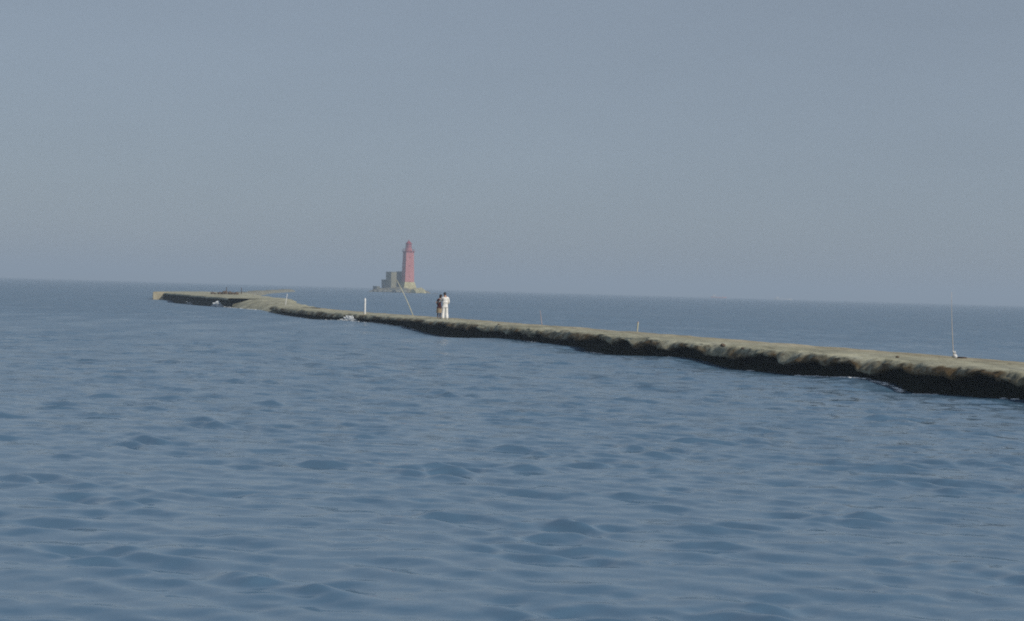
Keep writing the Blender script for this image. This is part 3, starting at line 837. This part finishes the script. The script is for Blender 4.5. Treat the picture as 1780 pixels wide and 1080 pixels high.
def build_woman():
    feet = on_deck(763.0, 554.0)
    root = empty('person', feet, R(-10))
    tag(root, 'person in dark maroon top and short tan skirt leaning on the companion in white', 'person')
    J = {
        'hip': ((0, 0, 0.86), (0.145, 0.115)), 'waist': ((0.015, 0.0, 1.00), (0.112, 0.088)), 'chest': ((0.03, 0.0, 1.17), (0.135, 0.105)),
        'clav': ((0.045, -0.01, 1.29), (0.090, 0.070)), 'neck': ((0.06, 0.0, 1.36), 0.046), 'skull': ((0.075, 0.02, 1.44), 0.046),
        'shR': ((0.19, -0.01, 1.27), 0.052), 'elR': ((0.30, 0.10, 1.06), 0.038), 'wrR': ((0.34, 0.26, 1.12), 0.026),
        'shL': ((-0.105, -0.01, 1.27), 0.052), 'elL': ((-0.165, 0.02, 1.02), 0.038), 'wrL': ((-0.10, 0.18, 0.86), 0.026),
        'thR': ((0.085, 0, 0.80), 0.088), 'knR': ((0.075, 0.02, 0.46), 0.054), 'caR': ((0.078, -0.02, 0.32), 0.052), 'anR': ((0.078, -0.02, 0.09), 0.035), 'toR': ((0.09, 0.13, 0.03), 0.030),
        'thL': ((-0.085, 0, 0.80), 0.088), 'knL': ((-0.075, 0.02, 0.46), 0.054), 'caL': ((-0.078, -0.02, 0.32), 0.052), 'anL': ((-0.078, -0.02, 0.09), 0.035), 'toL': ((-0.09, 0.13, 0.03), 0.030)}
    E = [('hip', 'waist'), ('waist', 'chest'), ('chest', 'clav'), ('clav', 'neck'), ('neck', 'skull'), ('clav', 'shR'), ('shR', 'elR'), ('elR', 'wrR'), ('clav', 'shL'), ('shL', 'elL'), ('elL', 'wrL'),
         ('hip', 'thR'), ('thR', 'knR'), ('knR', 'caR'), ('caR', 'anR'), ('anR', 'toR'), ('hip', 'thL'), ('thL', 'knL'), ('knL', 'caL'), ('caL', 'anL'), ('anL', 'toL')]
    body = skin_obj('body', J, E, M['skin'], root)
    bits = hand(J['wrR'][0], J['elR'][0], (1, 0, 0), 1, M['skin']) + hand(J['wrL'][0], J['elL'][0], (1, 0, 0), -1, M['skin'])
    hb, hm = head_mesh(Vector((0.085, 0.03, 1.50)), (0.45, 0.89), R(-12), 0.108)
    bits.append(from_bm('head', hb, M['skin'], None, True))
    merge_into(body, bits)
    bm = bmesh.new()
    ellipsoid_bm(bm, (0, 0.012, 0.018), (0.088, 0.104, 0.110), None, 4)
    for v in bm.verts:
        if v.co.z < -0.01 and v.co.y > -0.05:               # shoulder-length fall down the nape
            v.co.z = -0.01 + (v.co.z + 0.01) * 2.4
            v.co.y = max(v.co.y, 0.0) * 0.95 + 0.01
    bmesh.ops.delete(bm, geom=[v for v in bm.verts if v.co.y < -0.045 and v.co.z < 0.060], context='VERTS')
    for v in bm.verts: v.co += v.co.normalized() * 0.008 * mnoise.noise(v.co * 38)
    bmesh.ops.transform(bm, matrix=hm, verts=bm.verts[:])
    from_bm('hair', bm, M['hair'], root, True)
    JS = {
        'low': ((0, 0.0, 0.70), (0.172, 0.140)), 'hem': ((0, 0.0, 0.84), (0.168, 0.135)), 'waist': ((0.015, 0.0, 1.00), (0.138, 0.110)), 'chest': ((0.03, 0.0, 1.17), (0.165, 0.125)),
        'clav': ((0.045, -0.01, 1.285), (0.100, 0.080)), 'col': ((0.055, -0.005, 1.335), 0.056),
        'shR': ((0.19, -0.01, 1.265), 0.064), 'elR': ((0.30, 0.10, 1.06), 0.052), 'cuR': ((0.335, 0.23, 1.105), 0.042),
        'shL': ((-0.11, -0.01, 1.265), 0.064), 'elL': ((-0.175, 0.02, 1.02), 0.052), 'cuL': ((-0.115, 0.15, 0.885), 0.042)}
    ES = [('low', 'hem'), ('hem', 'waist'), ('waist', 'chest'), ('chest', 'clav'), ('clav', 'col'), ('clav', 'shR'), ('shR', 'elR'), ('elR', 'cuR'), ('clav', 'shL'), ('shL', 'elL'), ('elL', 'cuL')]
    skin_obj('top', JS, ES, M['maroon_cloth'], root, 1)
    # short flared skirt: lofted rings with gentle folds
    zs = [0.80, 0.74, 0.66, 0.56, 0.47, 0.38]; rs = [0.150, 0.164, 0.176, 0.184, 0.190, 0.198]
    vv, ff = [], []
    n = 40
    for z, r in zip(zs, rs):
        for k in range(n):
            a = 2 * math.pi * k / n
            w = 1 + 0.035 * (0.80 - z) / 0.4 * math.sin(7 * a + 0.4)
            vv.append((r * w * math.cos(a), r * w * 0.80 * math.sin(a), z))
    for i in range(len(zs) - 1):
        for k in range(n):
            ff.append((i * n + k, i * n + (k + 1) % n, (i + 1) * n + (k + 1) % n, (i + 1) * n + k))
    from_py('skirt', vv, ff, M['tan_cloth'], root)
    JL = {'p': ((0, 0, 0.80), 0.13)}
    for sx, nm in ((1, 'R'), (-1, 'L')):
        j = {'t': ((sx * 0.085, 0, 0.74), 0.090), 'k': ((sx * 0.075, 0.02, 0.46), 0.058), 'c': ((sx * 0.078, -0.02, 0.32), 0.056), 'a': ((sx * 0.078, -0.02, 0.085), 0.039)}
        skin_obj('stocking', j, [('t', 'k'), ('k', 'c'), ('c', 'a')], M['dark_tights'], root, 0)
        bm = bmesh.new(); ellipsoid_bm(bm, (sx * 0.084, 0.055, 0.036), (0.040, 0.115, 0.036), Matrix.Rotation(-0.1 * sx, 3, 'Z'), 3)
        from_bm('shoe', bm, M['dark_shoe'], root, True)
build_man()
build_woman()

# ------------------------------------------------------------------ lighthouse on its islet
LH_Y = 750.0
def lh(px, py): return at_y(px, py, LH_Y)
MPP = LH_Y / FPX                                  # metres per photo pixel out there
base_c = lh(711.5, 499.0); Z0 = 0.0
def build_lighthouse():
    X0 = lh(708.5, 500).x
    x_sea = 0.0
    a = R(27)                                       # plan angle of the square tower
    z_bot = lh(708, 497).z; z_gal = lh(708.5, 437.5).z; z_top = lh(709.4, 415.5).z
    root = empty('lighthouse', (X0, LH_Y, z_bot), a)
    tag(root, 'square red lighthouse tower with gallery and lantern on a rocky islet', 'lighthouse')
    H = z_gal - z_bot
    c0, c1 = 5.35, 4.35                             # side at foot and at gallery
    bm = bmesh.new()
    lv = []
    n = 14
    for i in range(n + 1):
        t = i / n
        h = (c0 + (c1 - c0) * t ** 0.85) / 2
        lv.append([bm.verts.new((sx * h, sy * h, H * t)) for sx, sy in ((-1, -1), (1, -1), (1, 1), (-1, 1))])
    for p, q in zip(lv, lv[1:]):
        for k in range(4): bm.faces.new((p[k], p[(k + 1) % 4], q[(k + 1) % 4], q[k]))
    bm.faces.new(lv[0][::-1]); bm.faces.new(lv[-1])
    tw_ = from_bm('tower', bm, M['red_paint'], root)
    # narrow windows in the faces, each proud of the wall
    for zz in (5.0, 10.5, 15.0):
        h = (c0 + (c1 - c0) * (zz / H) ** 0.85) / 2
        bm = bmesh.new(); add_box(bm, (0.0, -h - 0.03, zz), (0.6, 0.14, 1.1), bev=.02)
        fr = from_bm('window', bm, M['red_paint'], root)
        bm = bmesh.new(); add_box(bm, (0.0, -h - 0.115, zz), (0.30, 0.05, 0.7)); from_bm('pane', bm, M['dark_red'], fr)
    bm = bmesh.new(); add_box(bm, (0, -c0 / 2 - 0.02, 1.15), (1.1, 0.2, 2.2), bev=.03); dr = from_bm('door', bm, M['dark_red'], root)
    # gallery deck, brackets and railing
    bm = bmesh.new()
    add_box(bm, (0, 0, H + 0.12), (5.3, 5.3, 0.30), bev=0.05)
    add_box(bm, (0, 0, H - 0.26), (4.75, 4.75, 0.40), bev=0.05)
    g = from_bm('gallery', bm, M['dark_red'], root)
    bm = bmesh.new()
    e = 2.5
    for k in range(4):
        ca, sa = math.cos(k * math.pi / 2), math.sin(k * math.pi / 2)
        for t in np.linspace(-e, e, 7)[:-1]:
            x, y = t * ca - e * sa, t * sa + e * ca
            add_tube(bm, [(x, y, H + 0.27), (x, y, H + 1.35)], [0.035, 0.035], 6)
        for zz in (0.80, 1.35):
            add_tube(bm, [(-e * ca - e * sa, -e * sa + e * ca, H + zz), (e * ca - e * sa, e * sa + e * ca, H + zz)], [0.035, 0.035], 6)
    from_bm('railing', bm, M['dark_red'], root)
    HL = z_top - z_bot - H
    # lantern: drum, glazing, domed cap, ball and finial
    bm = bmesh.new(); add_tube(bm, [(0, 0, H + 0.27), (0, 0, H + 0.6), (0, 0, H + 1.75)], [1.95, 1.85, 1.75], 12); from_bm('drum', bm, M['red_paint'], root)
    bm = bmesh.new(); add_tube(bm, [(0, 0, H + 1.76), (0, 0, H + HL * 0.60)], [1.55, 1.45], 12); lt = from_bm('lantern_glazing', bm, M['glass'], root)
    bm = bmesh.new()
    for k in range(12):
        t = 2 * math.pi * k / 12
        add_tube(bm, [(1.60 * math.cos(t), 1.60 * math.sin(t), H + 1.75), (1.50 * math.cos(t), 1.50 * math.sin(t), H + HL * 0.60)], [0.06, 0.06], 5)
    from_bm('glazing_bar', bm, M['dark_red'], lt)
    bm = bmesh.new()
    zc = H + HL * 0.60
    add_tube(bm, [(0, 0, zc), (0, 0, zc + 0.15), (0, 0, zc + 0.55), (0, 0, zc + 0.95), (0, 0, zc + 1.3), (0, 0, zc + 1.55), (0, 0, zc + 1.75)], [1.80, 1.75, 1.45, 1.05, 0.65, 0.42, 0.30], 16)
    cp = from_bm('dome', bm, M['dark_red'], root, True)
    bm = bmesh.new(); add_tube(bm, [(0, 0, zc + 1.7), (0, 0, zc + 1.9), (0, 0, zc + 2.2), (0, 0, z_top - z_bot)], [0.28, 0.34, 0.10, 0.04], 8); from_bm('finial', bm, M['dark_red'], cp, True)
    # battered tan plinth
    bm = bmesh.new()
    zb = 0.6 - z_bot
    lo, hi = [], []
    for sx, sy in ((-1, -1), (1, -1), (1, 1), (-1, 1)):
        lo.append(bm.verts.new((sx * 4.1, sy * 4.1, zb))); hi.append(bm.verts.new((sx * 2.78, sy * 2.78, lh(708, 490.5).z - z_bot)))
    for k in range(4): bm.faces.new((lo[k], lo[(k + 1) % 4], hi[(k + 1) % 4], hi[k]))
    bm.faces.new(hi); bm.faces.new(lo[::-1])
    from_bm('plinth', bm, M['tan_stone'], root)
build_lighthouse()

def stone_house(name, pxl, pxm, pxr, py_top, py_bot, y, label, cat, mat='grey_stone', roof='grey_stone', ang=-54, win=(), parapet=0.5):
    """block whose left face spans pxl..pxm and whose sunlit right face spans pxm..pxr"""
    k = y / FPX
    wl_, wr_ = (pxm - pxl) * k, (pxr - pxm) * k
    a = R(-ang)                                     # turn of the block about the vertical
    sl, sr = wl_ / math.sin(a), wr_ / math.cos(a)   # lengths of the two visible faces
    corner = at_y(pxm, py_bot, y)
    zt = at_y(pxm, py_top, y).z
    zb = corner.z
    root = empty(name, (corner.x, y, zb))
    tag(root, label, cat)
    d1 = Vector((math.cos(a), math.sin(a), 0)); d2 = Vector((-math.sin(a), math.cos(a), 0))
    H = zt - zb
    # walls as a prism
    q = [Vector((0, 0, 0)), d1 * sr, d1 * sr + d2 * sl, d2 * sl]
    bm = bmesh.new()
    lo = [bm.verts.new(p - Vector((0, 0, 1.2))) for p in q]; hi = [bm.verts.new(p + Vector((0, 0, H - parapet * 0.5))) for p in q]
    for i in range(4): bm.faces.new((lo[i], lo[(i + 1) % 4], hi[(i + 1) % 4], hi[i]))
    bm.faces.new(hi); bm.faces.new(lo[::-1])
    from_bm('wall', bm, M[mat], root)
    ctr = (d1 * sr + d2 * sl) / 2
    bm = bmesh.new(); add_box(bm, (ctr.x, ctr.y, H - parapet * 0.25 + 0.003), (sr + 0.25, sl + 0.25, parapet * 0.5), a, bev=0.06)
    from_bm('roof', bm, M[roof], root)
    for (u, zz) in win:
        c = d2 * sl * u - d1 * 0.03
        bm = bmesh.new(); add_box(bm, (c.x, c.y, zz), (0.12, 0.7, 1.0), a, bev=.02); fr = from_bm('window', bm, M['tan_stone'], root)
        c = c - d1 * 0.075
        bm = bmesh.new(); add_box(bm, (c.x, c.y, zz), (0.05, 0.5, 0.8), a); from_bm('pane', bm, M['dark_open'], fr)
    return root
stone_house('stone_house', 669.5, 679.5, 688.0, 472.5, 503.5, LH_Y - 4.0, 'tall grey stone house left of the red tower, its narrow side lit pale', 'house', 'house_stone', ang=-50, win=((0.35, 4.5), (0.7, 4.5), (0.5, 7.0)))
stone_house('stone_annex', 687.0, 694.5, 701.0, 472.0, 502.0, LH_Y + 4.5, 'brownish annex joined between the red tower and the grey stone house', 'annex', 'islet', ang=-27)
stone_house('stone_outhouse', 662.5, 669.0, 674.0, 486.0, 503.0, LH_Y - 1.0, 'low grey outhouse stepping down left of the tall stone house', 'outhouse', ang=-50, win=((0.5, 2.2),))
stone_house('stone_hut', 647.5, 655.0, 659.5, 497.5, 505.5, LH_Y - 2.0, 'small square stone hut at the left tip of the islet', 'hut', ang=-50)

def build_islet():
    c = lh(691, 506)
    n, m = 90, 60
    u = np.linspace(-1, 1, n)[:, None]; v = np.linspace(-1, 1, m)[None, :]
    X = u * 23.0 + 0 * v; Y = v * 15.0 + 0 * u
    rad = np.sqrt((X / 17.0) ** 2 + (Y / 10.5) ** 2)
    Z = np.zeros_like(X)
    for i in range(n):
        for j in range(m):
            p = Vector((X[i, j] * 0.28, Y[i, j] * 0.28, 0.0))
            Z[i, j] = 2.7 * max(0.0, 1 - rad[i, j] ** 2.6) - 0.9 * max(0, rad[i, j] - 0.8) + 1.0 * mnoise.fractal(p, 0.9, 2.1, 4) * (1.1 - min(1, rad[i, j] * 0.6)) + 0.1
    Z = np.maximum(Z, -1.5)
    V = np.stack([X, Y, Z], -1)
    o = grid_mesh('islet', V, M['islet'], None, smooth=False, flip=True)
    o.location = (c.x + 1.2, LH_Y + 1.0, 0.0)
    tag(o, kind='structure')
build_islet()
# boulders round the islet
bd = [(652, 508, .9), (660, 508.5, 1.2), (668, 509, 1.0), (676, 509.5, 1.5), (683, 509, 1.9), (690, 508, 2.2), (697, 508.5, 2.3), (703, 510, 1.1), (716, 509.5, .9), (726, 510, .8), (735, 510.5, .9), (724, 505, 3.0), (731, 508, 2.2)]
where = ['under the stone hut', 'between the hut and the outhouse', 'in front of the outhouse', 'in front of the tall stone house', 'before the sunlit corner of the stone house', 'below the annex',
         'at the dark foot of the red tower', 'just left of the tan plinth', 'right below the tan plinth', 'right of the plinth', 'at the right tip of the islet', 'against the right side of the plinth, biggest tan one', 'between the biggest tan boulder and the right tip']
for k, ((px, py, r_), w_) in enumerate(zip(bd, where)):
    p = at_y(px, py, LH_Y - 11.5 + 0.6 * math.sin(k * 2.1))
    bm = bmesh.new(); add_blob(bm, (0, 0, 0.25), (r_ * 1.2, r_, r_ * 0.85), 0.55, 1.1, 2, 1.0, 3 + k * 1.9)
    o = from_bm('boulder', bm, M['grey_stone' if k < 8 else 'tan_stone'], None, False)
    o.location = (p.x, p.y, 0.0)
    tag(o, 'rough ' + ('grey' if k < 8 else 'tan') + ' boulder at the water ' + w_, 'boulder', 'boulders round the lighthouse islet')

# ------------------------------------------------------------------ far ships
def ship(px0, px1, y, mat, label, hgt):
    a, b = at_y(px0, 513, y), at_y(px1, 513, y)
    L = b.x - a.x
    root = empty('cargo_ship', ((a.x + b.x) / 2, y, 0)); tag(root, label, 'ship', 'ships on the horizon')
    bm = bmesh.new()
    n = 20
    secs = []
    for i in range(n + 1):
        t = i / n
        x = (t - 0.5) * L
        bw = 0.085 * L * min(1.0, (t + 0.15) * 3, ((1 - t) * 4) ** 0.7 + 0.02)
        sheer = hgt * (0.55 + 0.25 * (2 * t - 1) ** 4)
        secs.append([bm.verts.new((x, -bw, sheer)), bm.verts.new((x, -bw * 0.8, -0.6)), bm.verts.new((x, bw * 0.8, -0.6)), bm.verts.new((x, bw, sheer))])
    for p, q in zip(secs, secs[1:]):
        for k in range(4): bm.faces.new((p[k], p[(k + 1) % 4], q[(k + 1) % 4], q[k]))
    bm.faces.new(secs[0]); bm.faces.new(secs[-1][::-1])
    from_bm('hull', bm, M[mat], root)
    bm = bmesh.new(); add_box(bm, (-L * 0.30, 0, hgt * 0.95), (L * 0.16, L * 0.12, hgt * 0.85), bev=.1); add_box(bm, (-L * 0.28, 0, hgt * 1.45), (L * 0.09, L * 0.10, hgt * 0.3), bev=.1)
    from_bm('bridge_house', bm, M['hull_white'], root)
    bm = bmesh.new(); add_tube(bm, [(-L * 0.35, 0, hgt * 1.3), (-L * 0.35, 0, hgt * 1.9)], [L * 0.018, L * 0.015], 10); from_bm('funnel', bm, M[mat], root)
    for t in (-0.05, 0.22):
        bm = bmesh.new(); add_tube(bm, [(L * t, 0, hgt * 0.5), (L * t, 0, hgt * 1.5)], [0.25, 0.12], 6); from_bm('mast', bm, M['hull_white'], root)
ship(1236, 1263, 2300, 'hull_red', 'faint reddish ship on the hazy horizon', 3.4)
ship(1345, 1377, 2450, 'hull_white', 'faint whitish ship on the hazy horizon right of the reddish one', 3.0)

# ------------------------------------------------------------------ foam where the swell meets the pier
def build_foam():
    bm = bmesh.new()
    def burst(px, py, wpx, hpx, n, seed):
        r = random.Random(seed)
        s = edge_at_px(px)
        p = plan(s, -0.25)
        k = p[1] / FPX
        zb = at_y(px, py, p[1]).z
        for i in range(n * 3):
            u = r.uniform(-1, 1) if i % 3 else r.gauss(0.1, 0.3)
            pk = max(0.05, 1 - abs(u - 0.1)) ** 1.4
            hh = hpx * k * pk * r.random() ** 0.8
            rr = r.uniform(0.35, 1.0) * hpx * k * 0.11 * (0.5 + 0.8 * pk)
            q = plan(edge_at_px(px + u * wpx / 2), -0.25 + r.uniform(-0.3, 0.25))
            # keep the sideways spread as seen along the wall
            add_blob(bm, (q[0], q[1], zb + hh * 0.9), (rr * 1.2, rr * 1.2, rr * 0.7), 0.5, 1.7, 1, 1.0, i * 0.37 + seed)
    burst(612, 558.5, 30, 11, 110, 1)
    burst(645, 561.5, 14, 3, 14, 2)
    burst(381, 535, 26, 13, 110, 3)
    burst(332, 530.5, 14, 7, 40, 4)
    burst(276, 524, 14, 8, 50, 5)
    burst(398, 536, 20, 4, 36, 6)
    burst(450, 540, 16, 2.2, 18, 7)
    # thin broken line of froth along the wall
    r = random.Random(3)
    for px in range(300, 1780, 3):
        if fbm1(np.array([px * 0.021]), 71, 3)[0] > (-0.25 if px < 960 else 0.22):
          for _ in range(2):
            s = edge_at_px(px + r.uniform(-2, 2))
            q = plan(s, r.uniform(-0.22, 0.05))
            z = float(np.interp(s, tw[:, 0], np.clip(tw[:, 1], -.3, .3)))
            rr = 0.012 + 0.045 * r.random() ** 2
            add_blob(bm, (q[0], q[1], z + 0.01), (rr * 3.0, rr * 3.0, rr * 0.35), 0.5, 1.5, 1, 1.0, px * 0.11)
    o = from_bm('sea_foam', bm, M['white_foam'], None, True)
    tag(o, kind='stuff')
build_foam()

# ------------------------------------------------------------------ haze: one box of even air round everything
def build_haze():
    bm = bmesh.new()
    add_box(bm, (0, 0, 19.0), (19000, 19000, 42.0))
    m = bpy.data.materials.new('haze'); m.use_nodes = True
    nt = m.node_tree; nt.nodes.clear()
    out = nt.nodes.new('ShaderNodeOutputMaterial')
    pv = nt.nodes.new('ShaderNodeVolumePrincipled')
    pv.inputs['Color'].default_value = (0.64, 0.79, 0.97, 1)
    pv.inputs['Density'].default_value = 0.0007
    pv.inputs['Anisotropy'].default_value = 0.0
    nt.links.new(pv.outputs[0], out.inputs['Volume'])
    o = from_bm('haze', bm, m)
    tag(o, kind='stuff')
build_haze()
